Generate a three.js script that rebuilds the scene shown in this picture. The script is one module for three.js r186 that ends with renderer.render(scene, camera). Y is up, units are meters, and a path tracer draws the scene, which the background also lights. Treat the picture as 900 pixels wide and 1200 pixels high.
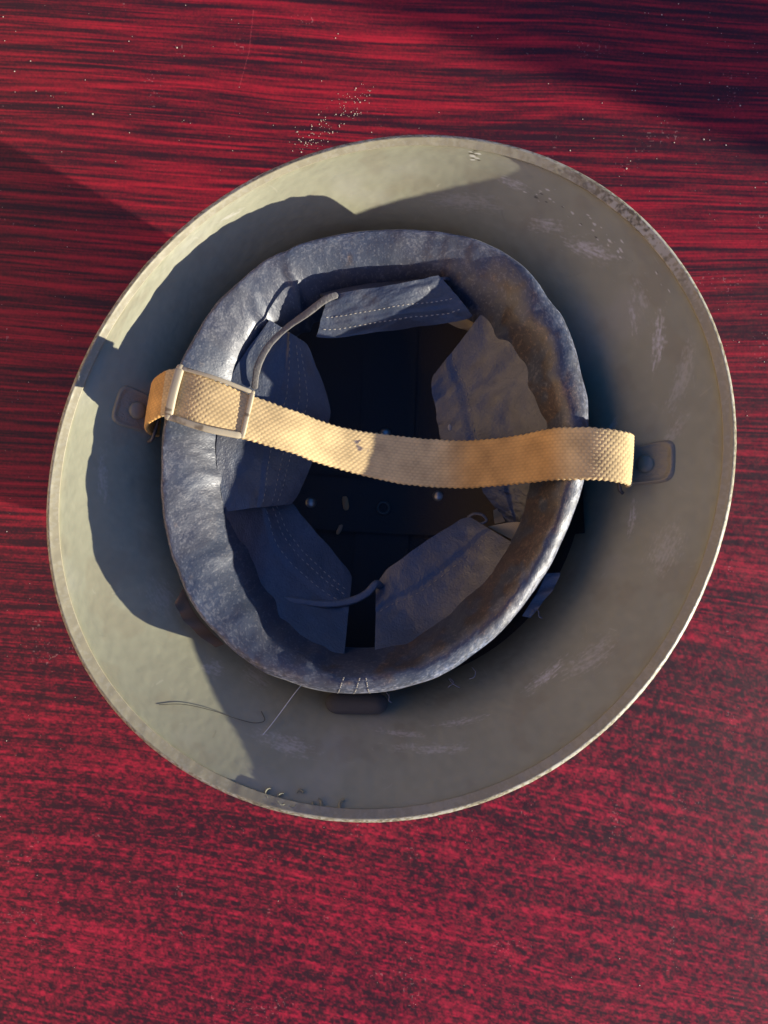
import * as THREE from 'three';
import { mergeGeometries } from 'three/addons/utils/BufferGeometryUtils.js';

// ------------------------------------------------------------------ camera, sky, sun, exposure
const scene = new THREE.Scene();
const CAM_Y = 0.486, FOCAL = 1000, PH_W = 900, PH_H = 1200;          // measured against the 900 x 1200 photograph
const camera = new THREE.PerspectiveCamera(2 * Math.atan(PH_H / 2 / FOCAL) * 180 / Math.PI, PH_W / PH_H, 0.01, 60);
camera.position.set(0, CAM_Y, 0); camera.up.set(0, 0, -1); camera.lookAt(0, 0, 0);
const renderer = new THREE.WebGLRenderer({ antialias: true });
renderer.setSize(768, 1024);
renderer.toneMapping = THREE.LinearToneMapping;
renderer.toneMappingExposure = 2.35;
renderer.shadowMap.enabled = true;
const D2R = Math.PI / 180;
const SUN_AZ = 20 * D2R, SUN_EL = 11.5 * D2R;                        // from the right and a little from the near side, low
const sunDir = new THREE.Vector3(Math.cos(SUN_EL) * Math.cos(SUN_AZ), Math.sin(SUN_EL), Math.cos(SUN_EL) * Math.sin(SUN_AZ));
{
  const W = 512, H = 256, d = new Float32Array(W * H * 4), v = new THREE.Vector3();
  for (let j = 0; j < H; j++) for (let i = 0; i < W; i++) {
    const el = ((j + 0.5) / H - 0.5) * Math.PI, az = ((i + 0.5) / W - 0.5) * 2 * Math.PI;
    v.set(Math.cos(el) * Math.cos(az), Math.sin(el), Math.cos(el) * Math.sin(az));
    const up = Math.max(v.y, 0), h = Math.pow(1 - up, 3), c = Math.max(v.dot(sunDir), 0);
    const glow = 0.35 * Math.pow(c, 6) + 1.1 * Math.pow(c, 60);
    const k = (j * W + i) * 4;
    let r = 0.014 + 0.070 * h + 0.7 * glow, g = 0.066 + 0.085 * h + 0.62 * glow, b = 0.245 + 0.0 * h + 0.48 * glow;
    if (v.y < 0) { const t = Math.min(1, -v.y * 6); r += (0.07 - r) * t; g += (0.06 - g) * t; b += (0.05 - b) * t; }
    d[k] = r; d[k + 1] = g; d[k + 2] = b; d[k + 3] = 1;
  }
  const sky = new THREE.DataTexture(d, W, H, THREE.RGBAFormat, THREE.FloatType);
  sky.mapping = THREE.EquirectangularReflectionMapping; sky.magFilter = THREE.LinearFilter; sky.minFilter = THREE.LinearFilter;
  sky.wrapS = THREE.RepeatWrapping; sky.needsUpdate = true;
  scene.background = sky; scene.environment = sky; scene.environmentIntensity = 1;
}
const sun = new THREE.DirectionalLight(new THREE.Color(1, 0.94, 0.82), 5);
sun.position.copy(sunDir).multiplyScalar(4); sun.castShadow = true; sun.shadow.mapSize.set(2048, 2048); sun.shadow.radius = 1;
Object.assign(sun.shadow.camera, { left: -2, right: 2, top: 2, bottom: -2, near: 0.1, far: 9 });
scene.add(sun, sun.target);

// ------------------------------------------------------------------ helpers
const V = (x, y, z) => new THREE.Vector3(x, y, z);
const lerp = (a, b, t) => a + (b - a) * t, clamp = (x, a = 0, b = 1) => Math.min(b, Math.max(a, x));
const sstep = (a, b, x) => { const t = clamp((x - a) / (b - a)); return t * t * (3 - 2 * t); };
function rng(seed) { let s = seed >>> 0; return () => { s = (s + 0x6d2b79f5) | 0; let t = Math.imul(s ^ (s >>> 15), 1 | s); t = (t + Math.imul(t ^ (t >>> 7), 61 | t)) ^ t; return ((t ^ (t >>> 14)) >>> 0) / 4294967296; }; }
const LAT = new Float32Array(65536); { const r = rng(11); for (let i = 0; i < 65536; i++) LAT[i] = r(); }
// value noise on a lattice that repeats after (px, py) cells
function vn(x, y, px = 256, py = 256, o = 0) {
  const xi = Math.floor(x), yi = Math.floor(y), fx = x - xi, fy = y - yi, u = fx * fx * (3 - 2 * fx), v = fy * fy * (3 - 2 * fy);
  const m = (a, n) => ((a % n) + n) % n, x0 = m(xi, px), x1 = m(xi + 1, px), y0 = m(yi, py), y1 = m(yi + 1, py);
  const L = (a, b) => LAT[(((b + o * 37) & 255) << 8) + ((a + o * 91) & 255)];
  const a = L(x0, y0), b = L(x1, y0), c = L(x0, y1), d = L(x1, y1);
  return a + (b - a) * u + (c - a) * v + (a - b - c + d) * u * v;
}
function fbm(x, y, oct = 4, px = 256, py = 256, o = 0) { let s = 0, a = 0.5, n = 0; for (let i = 0; i < oct; i++) { s += a * vn(x, y, px, py, o + i); n += a; a *= 0.5; x *= 2; y *= 2; px = Math.min(256, px * 2); py = Math.min(256, py * 2); } return s / n; }
function dataTex(w, h, fn, srgb, rep) {
  const d = new Uint8Array(w * h * 4), c = [0, 0, 0];
  for (let j = 0; j < h; j++) for (let i = 0; i < w; i++) {
    fn((i + 0.5) / w, (j + 0.5) / h, c);
    const k = (j * w + i) * 4; for (let q = 0; q < 3; q++) { let x = clamp(c[q]); if (srgb) x = x <= 0.0031308 ? 12.92 * x : 1.055 * Math.pow(x, 1 / 2.4) - 0.055; d[k + q] = x * 255 + 0.5; }
    d[k + 3] = 255;
  }
  return finish(new THREE.DataTexture(d, w, h), srgb, rep);
}
function finish(t, srgb, rep) {
  t.wrapS = t.wrapT = THREE.RepeatWrapping; t.magFilter = THREE.LinearFilter; t.minFilter = THREE.LinearMipmapLinearFilter; t.generateMipmaps = true;
  if (srgb) t.colorSpace = THREE.SRGBColorSpace;
  if (rep) t.repeat.set(rep[0], rep[1]);
  t.needsUpdate = true; return t;
}
const lin = (r, g, b) => new THREE.Color().setRGB(r, g, b);
function std(o) { const c = o.c; delete o.c; const m = new THREE.MeshPhysicalMaterial({ side: THREE.DoubleSide, ...o }); if (c) m.color = lin(...c); return m; }
const used = {};
const numbered = (n) => { const k = used[n] = (used[n] ?? -1) + 1; return k ? `${n}_${String(k).padStart(3, '0')}` : n; };
function part(name, geo, m, parent) { const o = new THREE.Mesh(geo, m); o.name = numbered(name); o.castShadow = o.receiveShadow = true; parent.add(o); return o; }
function tag(o, label, category, group) { o.userData = { label, category }; if (group) o.userData.group = group; return o; }
// grid of points P(i, j) -> geometry; uv from U(i, j); closed in i / j on request
function grid(ni, nj, P, U, closeI, closeJ, C) {
  const pos = [], uv = [], idx = [], col = [], mi = ni + 1, mj = nj + 1;
  for (let j = 0; j <= nj; j++) for (let i = 0; i <= ni; i++) {
    const p = P(closeI && i === ni ? 0 : i, closeJ && j === nj ? 0 : j); pos.push(p.x, p.y, p.z); const t = U(i, j, p); uv.push(t[0], t[1]);
    if (C) { const c = C(i, j, p); col.push(c[0], c[1], c[2]); }
  }
  for (let j = 0; j < nj; j++) for (let i = 0; i < ni; i++) { const a = j * mi + i, b = a + 1, c = a + mi, d = c + 1; idx.push(a, c, b, b, c, d); }
  const g = new THREE.BufferGeometry();
  g.setAttribute('position', new THREE.Float32BufferAttribute(pos, 3)); g.setAttribute('uv', new THREE.Float32BufferAttribute(uv, 2));
  if (C) g.setAttribute('color', new THREE.Float32BufferAttribute(col, 3));
  g.setIndex(idx); g.computeVertexNormals();
  const n = g.attributes.normal, avg = (a, b) => { const x = n.getX(a) + n.getX(b), y = n.getY(a) + n.getY(b), z = n.getZ(a) + n.getZ(b), l = Math.hypot(x, y, z) || 1; n.setXYZ(a, x / l, y / l, z / l); n.setXYZ(b, x / l, y / l, z / l); };
  if (closeI) for (let j = 0; j <= nj; j++) avg(j * mi, j * mi + ni);
  if (closeJ) for (let i = 0; i <= ni; i++) avg(i, nj * mi + i);
  return g;
}
function catmull(list, t) {                                          // list of number arrays, t in 0..1
  const n = list.length - 1, x = clamp(t) * n, i = Math.min(n - 1, Math.floor(x)), f = x - i;
  const p1 = list[i], p2 = list[i + 1], p0 = list[i - 1] || p1.map((a, k) => 2 * a - p2[k]), p3 = list[i + 2] || p2.map((a, k) => 2 * a - p1[k]);
  return p1.map((_, k) => 0.5 * (2 * p1[k] + (p2[k] - p0[k]) * f + (2 * p0[k] - 5 * p1[k] + 4 * p2[k] - p3[k]) * f * f + (3 * p1[k] - p0[k] - 3 * p2[k] + p3[k]) * f * f * f));
}
const v3 = (a) => V(a[0], a[1], a[2]);

// ------------------------------------------------------------------ surroundings that give the light: table, ground, two unseen added walls
// world x, z (metres) of a table point measured in the photograph
const onTable = (px, py, y = 0) => V((px - 450) / FOCAL * (CAM_Y - y), y, (py - 600) / FOCAL * (CAM_Y - y));
{
  const S = 0.66;                                                    // one texture tile, metres
  const wood = dataTex(2048, 2048, (u, v, c) => {
    const x = (u - 0.5) * S, z = (v - 0.5) * S;
    const low = sstep(-0.12, 0.2, z + 0.03 * Math.sin(x * 9));
    let g = z - (0.03 + 0.15 * sstep(-0.2, 0.3, z)) * x + 0.006 * Math.sin(x * 7 + z * 11) + 0.012 * (fbm(u * 3, v * 5, 3, 3, 5, 2) - 0.5);
    g = g / S + 0.5;
    const a = fbm(u * 9, g * 240, 3, 256, 256, 4), b = vn(u * 16, g * 520, 256, 256, 9), f = vn(u * 30, g * 900, 256, 256, 11), e = fbm(u * 4, g * 36, 3, 256, 256, 14);
    const pore = vn(u * 700, g * 760, 256, 256, 24), pore2 = vn(u * 330, g * 520, 256, 256, 28), pore3 = fbm(u * 150, g * 250, 2, 256, 256, 33), patch = fbm(u * 6, v * 8, 3, 6, 8, 35);
    let s = 0.435 + (a - 0.5) * lerp(0.72, 0.36, low) + (b - 0.5) * lerp(0.52, 0.28, low) + (f - 0.5) * lerp(0.46, 0.25, low) + (e - 0.5) * lerp(0.40, 0.28, low);
    s += lerp(0.22, 0.46, low) * (pore - 0.5) + low * ((pore2 - 0.5) * 0.55 + (pore3 - 0.5) * 0.5) + (patch - 0.5) * 0.28;
    s = clamp(s); const q = s * s * (1.6 - 0.6 * s);
    c[0] = lerp(0.030, 0.40, q); c[1] = lerp(0.006, 0.012, q); c[2] = lerp(0.009, lerp(0.022, 0.033, low), q);
    const near = (ax, ay, bx, by) => { const A = onTable(ax, ay), B = onTable(bx, by), ux = B.x - A.x, uz = B.z - A.z, l2 = ux * ux + uz * uz, t = clamp(((x - A.x) * ux + (z - A.z) * uz) / l2); return Math.hypot(x - A.x - ux * t, z - A.z - uz * t); };
    if (z < -0.2) { const k = 0.5 * (1 - sstep(0.0001, 0.0005, Math.min(near(297, 12, 292, 60), near(292, 60, 281, 100)))) * sstep(0.3, 0.55, vn(x * 3000 + z * 900, z * 2500)); c[0] += 0.28 * k; c[1] += 0.05 * k; c[2] += 0.05 * k; }
    const dust = vn(u * 700, v * 700, 256, 256, 40) * vn(u * 40, v * 40, 40, 40, 44);
    if (dust > 0.80) { c[0] += 0.10; c[1] += 0.07; c[2] += 0.06; }
  }, true);
  const rough = dataTex(1024, 1024, (u, v, c) => { const n = fbm(u * 9, v * 9, 4, 9, 9, 50), p = vn(u * 256, v * 250, 256, 250, 53); c[0] = c[2] = 0; c[1] = 0.36 + 0.16 * n + 0.12 * p; });
  const bump = dataTex(1024, 1024, (u, v, c) => { c[0] = c[1] = c[2] = 0.5 * vn(u * 120, v * 256, 120, 256, 60) + 0.5 * fbm(u * 250, v * 250, 2, 250, 250, 61); });
  const X0 = -0.62, X1 = 0.68, Z0 = -0.46, Z1 = 0.5, T = 0.028, R = 0.004;
  const sh = new THREE.Shape(); sh.moveTo(X0, Z0); sh.lineTo(X1, Z0); sh.lineTo(X1, Z1); sh.lineTo(X0, Z1); sh.closePath();
  const g = new THREE.ExtrudeGeometry(sh, { depth: T - 2 * R, bevelEnabled: true, bevelSize: R, bevelThickness: R, bevelSegments: 4 });
  g.rotateX(Math.PI / 2); g.translate(0, -R, 0);                     // shape y becomes world z
  const p = g.attributes.position, uv = g.attributes.uv; for (let i = 0; i < p.count; i++) uv.setXY(i, p.getX(i) / S + 0.5, p.getZ(i) / S + 0.5);
  const t = part('table_top', g, std({ map: wood, roughnessMap: rough, roughness: 1, bumpMap: bump, bumpScale: 0.00006, specularIntensity: 0.6 }), scene); t.userData.kind = 'structure';
}
{
  const gt = dataTex(256, 256, (u, v, c) => { const n = fbm(u * 8, v * 8, 4, 8, 8, 70); c[0] = 0.20 + 0.12 * n; c[1] = 0.18 + 0.11 * n; c[2] = 0.15 + 0.1 * n; }, true);
  const g = new THREE.PlaneGeometry(16, 16); g.rotateX(-Math.PI / 2); g.translate(0, -0.75, 0);
  const uv = g.attributes.uv; for (let i = 0; i < uv.count; i++) uv.setXY(i, uv.getX(i) * 10, uv.getY(i) * 10);
  part('ground', g, std({ map: gt, roughness: 0.95 }), scene).userData.kind = 'structure';
  const pl = dataTex(256, 256, (u, v, c) => { const n = fbm(u * 12, v * 12, 4, 12, 12, 75); c[0] = 0.46 + 0.1 * n; c[1] = 0.31 + 0.08 * n; c[2] = 0.17 + 0.06 * n; }, true);
  const pm = std({ map: pl, roughness: 0.9 });
  const w = new THREE.BoxGeometry(0.2, 2.9, 5); w.translate(-1.75, 0.7, 0.1); part('bounce_wall', w, pm, scene).userData.kind = 'structure';  // unseen wall added to bounce warm sunlight onto the right brim
  const a = onTable(900, 140), e = V(Math.cos(SUN_AZ), 0, Math.sin(SUN_AZ)).multiplyScalar(1.7).add(a);
  const w2 = new THREE.BoxGeometry(0.12, 2.1, 1.6); w2.translate(e.x, 0.3, e.z - 0.8); part('shadow_wall', w2, pm, scene).userData.kind = 'structure';  // unseen wall added so its edge casts the far right table shadow
}

// ------------------------------------------------------------------ the helmet's frame: lying on its crown, leaning a little
const helmet = new THREE.Group(); helmet.name = 'steel_helmet'; scene.add(helmet);
tag(helmet, 'olive steel brimmed helmet lying upside down on the red table, leather liner showing', 'helmet');
helmet.position.set(0, 0.0022, -0.0024);
helmet.quaternion.setFromUnitVectors(V(0, 1, 0), V(-Math.sin(2.5 * D2R), 1, -Math.sin(5.5 * D2R)).normalize());
helmet.updateMatrixWorld(true);
const INV = helmet.matrixWorld.clone().invert(), EYE = V(0, CAM_Y, 0).applyMatrix4(INV);
const ray = (px, py) => V((px - 450) / FOCAL, -1, (py - 600) / FOCAL).transformDirection(INV);
// helmet-frame point measured at photo position (px, py) on the level y = h
const L = (px, py, h) => { const d = ray(px, py), t = (h - EYE.y) / d.y; return V(EYE.x + d.x * t, h, EYE.z + d.z * t); };
// smooth closed outline r(theta) about (cx, cz) through measured points
function outline(pts, cx, cz, order) {
  const n = 2 * order + 1, A = [...Array(n)].map(() => new Float64Array(n + 1));
  for (const p of pts) {
    const th = Math.atan2(p.z - cz, p.x - cx), r = Math.hypot(p.x - cx, p.z - cz), f = [1]; for (let k = 1; k <= order; k++) f.push(Math.cos(k * th), Math.sin(k * th));
    for (let i = 0; i < n; i++) { for (let j = 0; j < n; j++) A[i][j] += f[i] * f[j]; A[i][n] += f[i] * r; }
  }
  for (let i = 0; i < n; i++) A[i][i] += 1e-3 * Math.pow((i + 1) >> 1, 2);
  for (let i = 0; i < n; i++) { const d = A[i][i]; for (let j = i; j <= n; j++) A[i][j] /= d; for (let k = 0; k < n; k++) if (k !== i) { const m = A[k][i]; for (let j = i; j <= n; j++) A[k][j] -= m * A[i][j]; } }
  const c = A.map((r) => r[n]);
  return (th) => { let r = c[0]; for (let k = 1; k <= order; k++) r += c[2 * k - 1] * Math.cos(k * th) + c[2 * k] * Math.sin(k * th); return r; };
}

// ------------------------------------------------------------------ shell
const HR = 0.110, HL = 0.1075;                                        // rim and liner height above the crown
const rimPts = [[57, 590], [58.7, 635], [78, 731], [140, 836], [245, 917], [345, 955], [430, 960], [520, 950], [630, 910], [730, 835], [795, 740], [838, 660], [855, 590], [858, 506], [842, 401], [795, 302], [730, 237], [654, 193], [560, 166], [500, 161], [450, 163], [350, 185], [250, 240], [175, 315], [110, 395], [74, 490]].map(([x, y]) => L(x, y, HR));
const rimR = outline(rimPts, 0, 0, 4);
const linPx = [[470, 268], [515, 271], [560, 280], [620, 318], [665, 380], [688, 445], [692, 500], [681, 580], [655, 650], [610, 715], [550, 775], [490, 803], [415, 814], [340, 803], [280, 770], [230, 715], [200, 650], [188, 580], [190, 510], [205, 440], [235, 380], [285, 325], [350, 285], [410, 272]];
const linPts = linPx.map(([x, y]) => L(x, y, HL - 0.001));
const LC = linPts.reduce((a, p) => a.add(p), V(0, 0, 0)).multiplyScalar(1 / linPts.length);
const bowlPts = [...Array(32)].map((_, i) => { const a = i / 32 * 2 * Math.PI; return V(LC.x * 0.8 + 0.003 + 0.1035 * Math.cos(a), 0, LC.z * 0.8 + 0.111 * Math.sin(a)); });
const bowlR = outline(bowlPts, 0, 0, 3);
const PROF = [[0, 0, 0.0012], [0.16, 0, 0.0022], [0.32, 0, 0.0056], [0.48, 0, 0.0120], [0.63, 0, 0.0215], [0.75, 0, 0.0330], [0.85, 0, 0.0470], [0.92, 0, 0.0600], [0.965, 0, 0.0710], [1, 0.02, 0.0790], [1, 0.15, 0.0862], [1, 0.32, 0.0922], [1, 0.52, 0.0980], [1, 0.74, 0.1034], [1, 0.9, 0.1072], [1, 1, 0.1100]];
const prof = (th, s) => { const [f, g, y] = catmull(PROF, s), B = bowlR(th), R = rimR(th); return [B * f + (R - B) * g, y]; };
const shellPt = (th, s) => { const [r, y] = prof(th, s); return V(r * Math.cos(th), y, r * Math.sin(th)); };
function shellHit(px, py) {                                           // where a measured photo position meets the inner steel: theta, s
  let lo = 0.0, hi = 1; const th = (s) => { const y = catmull(PROF, s)[2], p = L(px, py, y); return [Math.atan2(p.z, p.x), Math.hypot(p.x, p.z)]; };
  for (let k = 0; k < 40; k++) { const s = (lo + hi) / 2, [t, r] = th(s); if (prof(t, s)[0] < r) lo = s; else hi = s; }
  const s = (lo + hi) / 2; return [th(s)[0], s];
}
function shellFrame(th, s) {                                          // point, up-facing normal, direction round, direction outwards
  const p = shellPt(th, s), a = shellPt(th + 0.01, s).sub(p).normalize(), b = shellPt(th, Math.min(1, s + 0.01)).sub(shellPt(th, Math.min(1, s + 0.01) - 0.02)).normalize(), n = b.clone().cross(a).normalize();
  if (n.y < 0) n.negate(); return { p, a, b, n };
}
const shellUV = (px, py) => { const [th, s] = shellHit(px, py); return [((th / (2 * Math.PI)) % 1 + 1) % 1, s]; };
const shellColour = (() => {
  const W = 2048, H = 1024, cv = document.createElement('canvas'); cv.width = W; cv.height = H; const x = cv.getContext('2d'), im = x.createImageData(W, H);
  const e = (a) => 255 * Math.pow(a, 1 / 2.2);
  for (let j = 0; j < H; j++) for (let i = 0; i < W; i++) {
    const u = i / W, v = 1 - j / H, n = fbm(u * 20, v * 5, 5, 20, 5, 3), m = vn(u * 250, v * 48, 250, 48, 8), q = fbm(u * 60, v * 14, 3, 60, 14, 12), k = (j * W + i) * 4;
    let r = 0.246, g = 0.236, b = 0.148; const s = 0.87 + 0.22 * n + 0.10 * (m - 0.5); r *= s; g *= s; b *= s;
    const w = sstep(0.54, 0.74, n) * 0.3; r = lerp(r, 0.29, w); g = lerp(g, 0.275, w); b = lerp(b, 0.225, w);       // chalky wear
    const d = sstep(0.60, 0.75, q) * 0.2; r = lerp(r, 0.17, d); g = lerp(g, 0.125, d); b = lerp(b, 0.065, d);         // brown stains
    im.data[k] = e(r); im.data[k + 1] = e(g); im.data[k + 2] = e(b); im.data[k + 3] = 255;
  }
  x.putImageData(im, 0, 0);
  const R = rng(5), to = (px, py) => { const [u, v] = shellUV(px, py); return [u * W, (1 - v) * H]; };
  const scratch = (x0, y0, x1, y1, w, al, col = '205,196,180') => { const a = to(x0, y0), b = to(x1, y1), m = to((x0 + x1) / 2 + (R() - 0.5) * 6, (y0 + y1) / 2 + (R() - 0.5) * 6); if (Math.abs(a[0] - b[0]) > W / 2) return; x.strokeStyle = `rgba(${col},${al})`; x.lineWidth = w; x.lineCap = 'round'; x.beginPath(); x.moveTo(...a); x.quadraticCurveTo(...m, ...b); x.stroke(); };
  // chalky scuffs where the photograph shows them: centre, half length, half width, heading, strength
  {
    const id = x.getImageData(0, 0, W, H), D = id.data, MU = 0.84 / W, MV = 0.17 / H;
    for (const [cx, cy, hl, hw, dir, st] of [[690, 292, 46, 15, 0.35, 0.75], [640, 264, 36, 14, 0.2, 0.6], [752, 350, 34, 10, 1.2, 0.45], [772, 400, 48, 11, 1.75, 0.85], [742, 372, 34, 8, 1.5, 0.6], [800, 440, 60, 14, 1.9, 0.35], [780, 645, 46, 26, 2.0, 0.35], [742, 606, 40, 7, 1.7, 0.7], [690, 772, 60, 22, -0.6, 0.4], [640, 792, 50, 12, -0.7, 0.8], [500, 878, 80, 10, 0, 0.5], [470, 860, 60, 7, 0.1, 0.5], [540, 846, 60, 7, -0.2, 0.6], [300, 792, 40, 22, 0.6, 0.35], [190, 700, 50, 30, 1.0, 0.3], [120, 560, 60, 10, 1.5, 0.35], [335, 872, 60, 16, 0.3, 0.5], [272, 252, 30, 7, -0.5, 0.45], [545, 236, 70, 20, 0.1, 0.3], [600, 214, 26, 10, 0.4, 0.6], [250, 782, 28, 16, 0.5, 0.5], [715, 505, 34, 8, 2.0, 0.6], [790, 505, 30, 10, 2.2, 0.4]]) {
      const C = to(cx, cy), E = to(cx + 8 * Math.cos(dir), cy + 8 * Math.sin(dir)); if (Math.abs(C[0] - E[0]) > 200) continue;
      let ex = (E[0] - C[0]) * MU, ey = (E[1] - C[1]) * MV; const el = Math.hypot(ex, ey); ex /= el; ey /= el; const ln = hl * 0.00038, wd = hw * 0.00038, rad = Math.max(ln, wd) * 1.7;
      for (let b = Math.max(0, Math.floor(C[1] - rad / MV)); b < Math.min(H, C[1] + rad / MV); b++) for (let a0 = Math.floor(C[0] - rad / MU); a0 < C[0] + rad / MU; a0++) {
        const dx = (a0 - C[0]) * MU, dy = (b - C[1]) * MV, p = dx * ex + dy * ey, q = -dx * ey + dy * ex, env = Math.exp(-Math.pow(p / ln, 2) - Math.pow(q / wd, 2)); if (env < 0.03) continue;
        const n = fbm(p * 260 + cx, q * 1500 + cy, 3, 256, 256, 230), m = fbm(p * 900 + cy, q * 1300 + cx, 3, 256, 256, 234), k = ((((a0 % W) + W) % W) + b * W) * 4;
        const w = clamp(st * 0.95 * sstep(0.72, 1.12, env * 0.62 + 0.45 * n + 0.45 * (m - 0.2)));
        D[k] = lerp(D[k], 188, w); D[k + 1] = lerp(D[k + 1], 181, w); D[k + 2] = lerp(D[k + 2], 172, w);
      }
    }
    x.putImageData(id, 0, 0);
  }
  for (let i = 0; i < 260; i++) { const px = 60 + R() * 800, py = 165 + R() * 790, a = R() * 6.28, k = 3 + R() * R() * 22; const p = to(px, py), q = to(px + k * Math.cos(a), py + k * Math.sin(a)); if (p[1] < 5 || p[1] > H * 0.5 || q[1] < 5) continue; scratch(px, py, px + k * Math.cos(a), py + k * Math.sin(a), 0.6 + R(), 0.05 + 0.12 * R(), R() < 0.7 ? '210,204,186' : '60,44,24'); }
  // chips down to bare pale metal near the edge, thickest at the upper right
  const chip = (px, py, s, col) => { const [a, b] = to(px, py); x.fillStyle = col; x.beginPath(); const n = 6; for (let k = 0; k < n; k++) { const t = k / n * 6.283, r = s * (0.5 + R()); const X = a + r * Math.cos(t) * 1.3, Y = b + r * Math.sin(t) * 1.6; k ? x.lineTo(X, Y) : x.moveTo(X, Y); } x.fill(); };
  for (let i = 0; i < 46; i++) { const t = R(), px = lerp(630, 790, t) + (R() - 0.5) * 24 - 14, py = lerp(206, 326, t * t * 0.5 + t * 0.5) + (R() - 0.5) * 16 + 14; chip(px, py, 0.4 + R() * R() * 2.2, R() < 0.85 ? 'rgba(205,200,186,.65)' : 'rgba(60,58,44,.7)'); }
  for (let i = 0; i < 14; i++) chip(235 + R() * 22, 240 + (R() - 0.5) * 16, 1 + R() * 2.5, 'rgba(158,160,176,.8)');
  for (let i = 0; i < 16; i++) chip(556 + (R() - 0.5) * 12, 182 + (R() - 0.5) * 16, 0.8 + R() * 2, R() < 0.5 ? 'rgba(215,212,195,.7)' : 'rgba(70,64,44,.8)');
  return finish(new THREE.CanvasTexture(cv), true);
})();
const paintBump = dataTex(1024, 512, (u, v, c) => { const n = 0.8 * fbm(u * 256, v * 50, 3, 256, 50, 80) + 0.2 * fbm(u * 30, v * 6, 3, 30, 6, 82); c[0] = c[1] = c[2] = n * 0.8; });
const paintRough = dataTex(1024, 512, (u, v, c) => { c[0] = c[2] = 0; c[1] = 0.42 + 0.22 * fbm(u * 30, v * 18, 4, 30, 18, 84) + 0.06 * vn(u * 256, v * 50, 256, 50, 86); });
const paint = std({ map: shellColour, roughnessMap: paintRough, roughness: 1, bumpMap: paintBump, bumpScale: 0.00025, specularIntensity: 0.9 });
{
  const NT = 288, NS = 96, NO = 40;
  const dent = (th, s) => 0.0007 * (fbm(th * 3 + 20, s * 6, 2, 256, 256, 90) - 0.5);
  const g = grid(NT, NS + NO + 3, (i, j) => {
    const th = i / NT * 2 * Math.PI;
    if (j <= NS) { const s = 0.004 + 0.996 * j / NS, p = shellPt(th, s); p.y += dent(th, s); return p; }
    const s = j <= NS + 2 ? 1 : 1 - 0.996 * (j - NS - 3) / NO, f = shellFrame(th, Math.max(s, 0.004)); f.p.y += dent(th, s);
    const k = j === NS + 1 ? 0.0004 : j === NS + 2 ? 0.0008 : 0.0012; f.p.addScaledVector(f.n, -k); if (j === NS + 1 || j === NS + 2) f.p.addScaledVector(f.b, 0.0004); return f.p;
  }, (i, j) => [i / NT, j <= NS ? 0.004 + 0.996 * j / NS : clamp(1 - (j - NS - 3) / NO, 0.004, 1)], true);
  const shell = part('shell', g, paint, helmet); shell.userData.label = 'olive painted steel shell, scuffed and scratched';
  // the folded strip round the edge
  const bandUV = (i, k) => [i / NT, 0.955 + 0.045 * k];
  const SEC = [[-0.0068, 0.0001], [-0.0067, 0.0012], [-0.0061, 0.0016], [-0.0030, 0.0011], [-0.0006, 0.0014], [0.0002, 0.0012], [0.0007, 0.0003], [0.0007, -0.0009], [0.0002, -0.0020], [-0.0006, -0.0024], [-0.0050, -0.0022], [-0.0054, -0.0012]];
  const bg = grid(NT * 2, SEC.length - 1, (i, j) => {
    const th = i / NT * Math.PI, R = rng(i * 7 + j); const [o, h] = SEC[j], f = shellFrame(th, 1), w = 0.0004 * (fbm(th * 40, j * 0.3, 2, 256, 256, 95) - 0.5) + 0.0002 * (R() - 0.5) * (j > 2 && j < 9 ? 1 : 0);
    const sl = shellFrame(th, 1 + o / 0.05 * 0.42); const base = o < 0 ? sl : f;
    const p = base.p.clone().addScaledVector(base.n, h + w); if (o > 0) p.addScaledVector(f.b, o); p.y += dent(th, 1); return p;
  }, (i, j) => bandUV(i / 2, j / SEC.length), true);
  const edge = (() => {                                               // worn paint: chips to grey metal along the turned edge
    return dataTex(2048, 64, (u, v, c) => { const n = fbm(u * 900, v * 16, 4, 900, 256, 97), m = fbm(u * 46, v * 3, 4, 46, 256, 99), e = sstep(0.34, 0.46, v) * (1 - sstep(0.72, 0.85, v)), hot = Math.exp(-Math.pow((u - 0.875) / 0.035, 2)), w = sstep(0.52, 0.60, n + 0.55 * (m - 0.5) + 0.07 * hot) * (0.2 * (1 - e) + 0.9 * e + 0.7 * hot * (1 - e)); const d = sstep(0.62, 0.70, 1 - n - 0.4 * (m - 0.5)) * Math.max(e * 0.5, hot * 0.6); c[0] = lerp(0.24, 0.36, w) * (1 - d); c[1] = lerp(0.21, 0.34, w) * (1 - d); c[2] = lerp(0.13, 0.27, w) * (1 - d); }, true);
  })();
  const uv = bg.attributes.uv, n1 = NT * 2 + 1; for (let q = 0; q < uv.count; q++) uv.setXY(q, (q % n1) / (NT * 2), Math.floor(q / n1) / SEC.length);
  part('rim_band', bg, std({ map: edge, roughness: 0.48, bumpMap: edge, bumpScale: 0.0001 }), helmet).userData.label = 'chipped steel strip folded over the brim edge';
}

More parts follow.
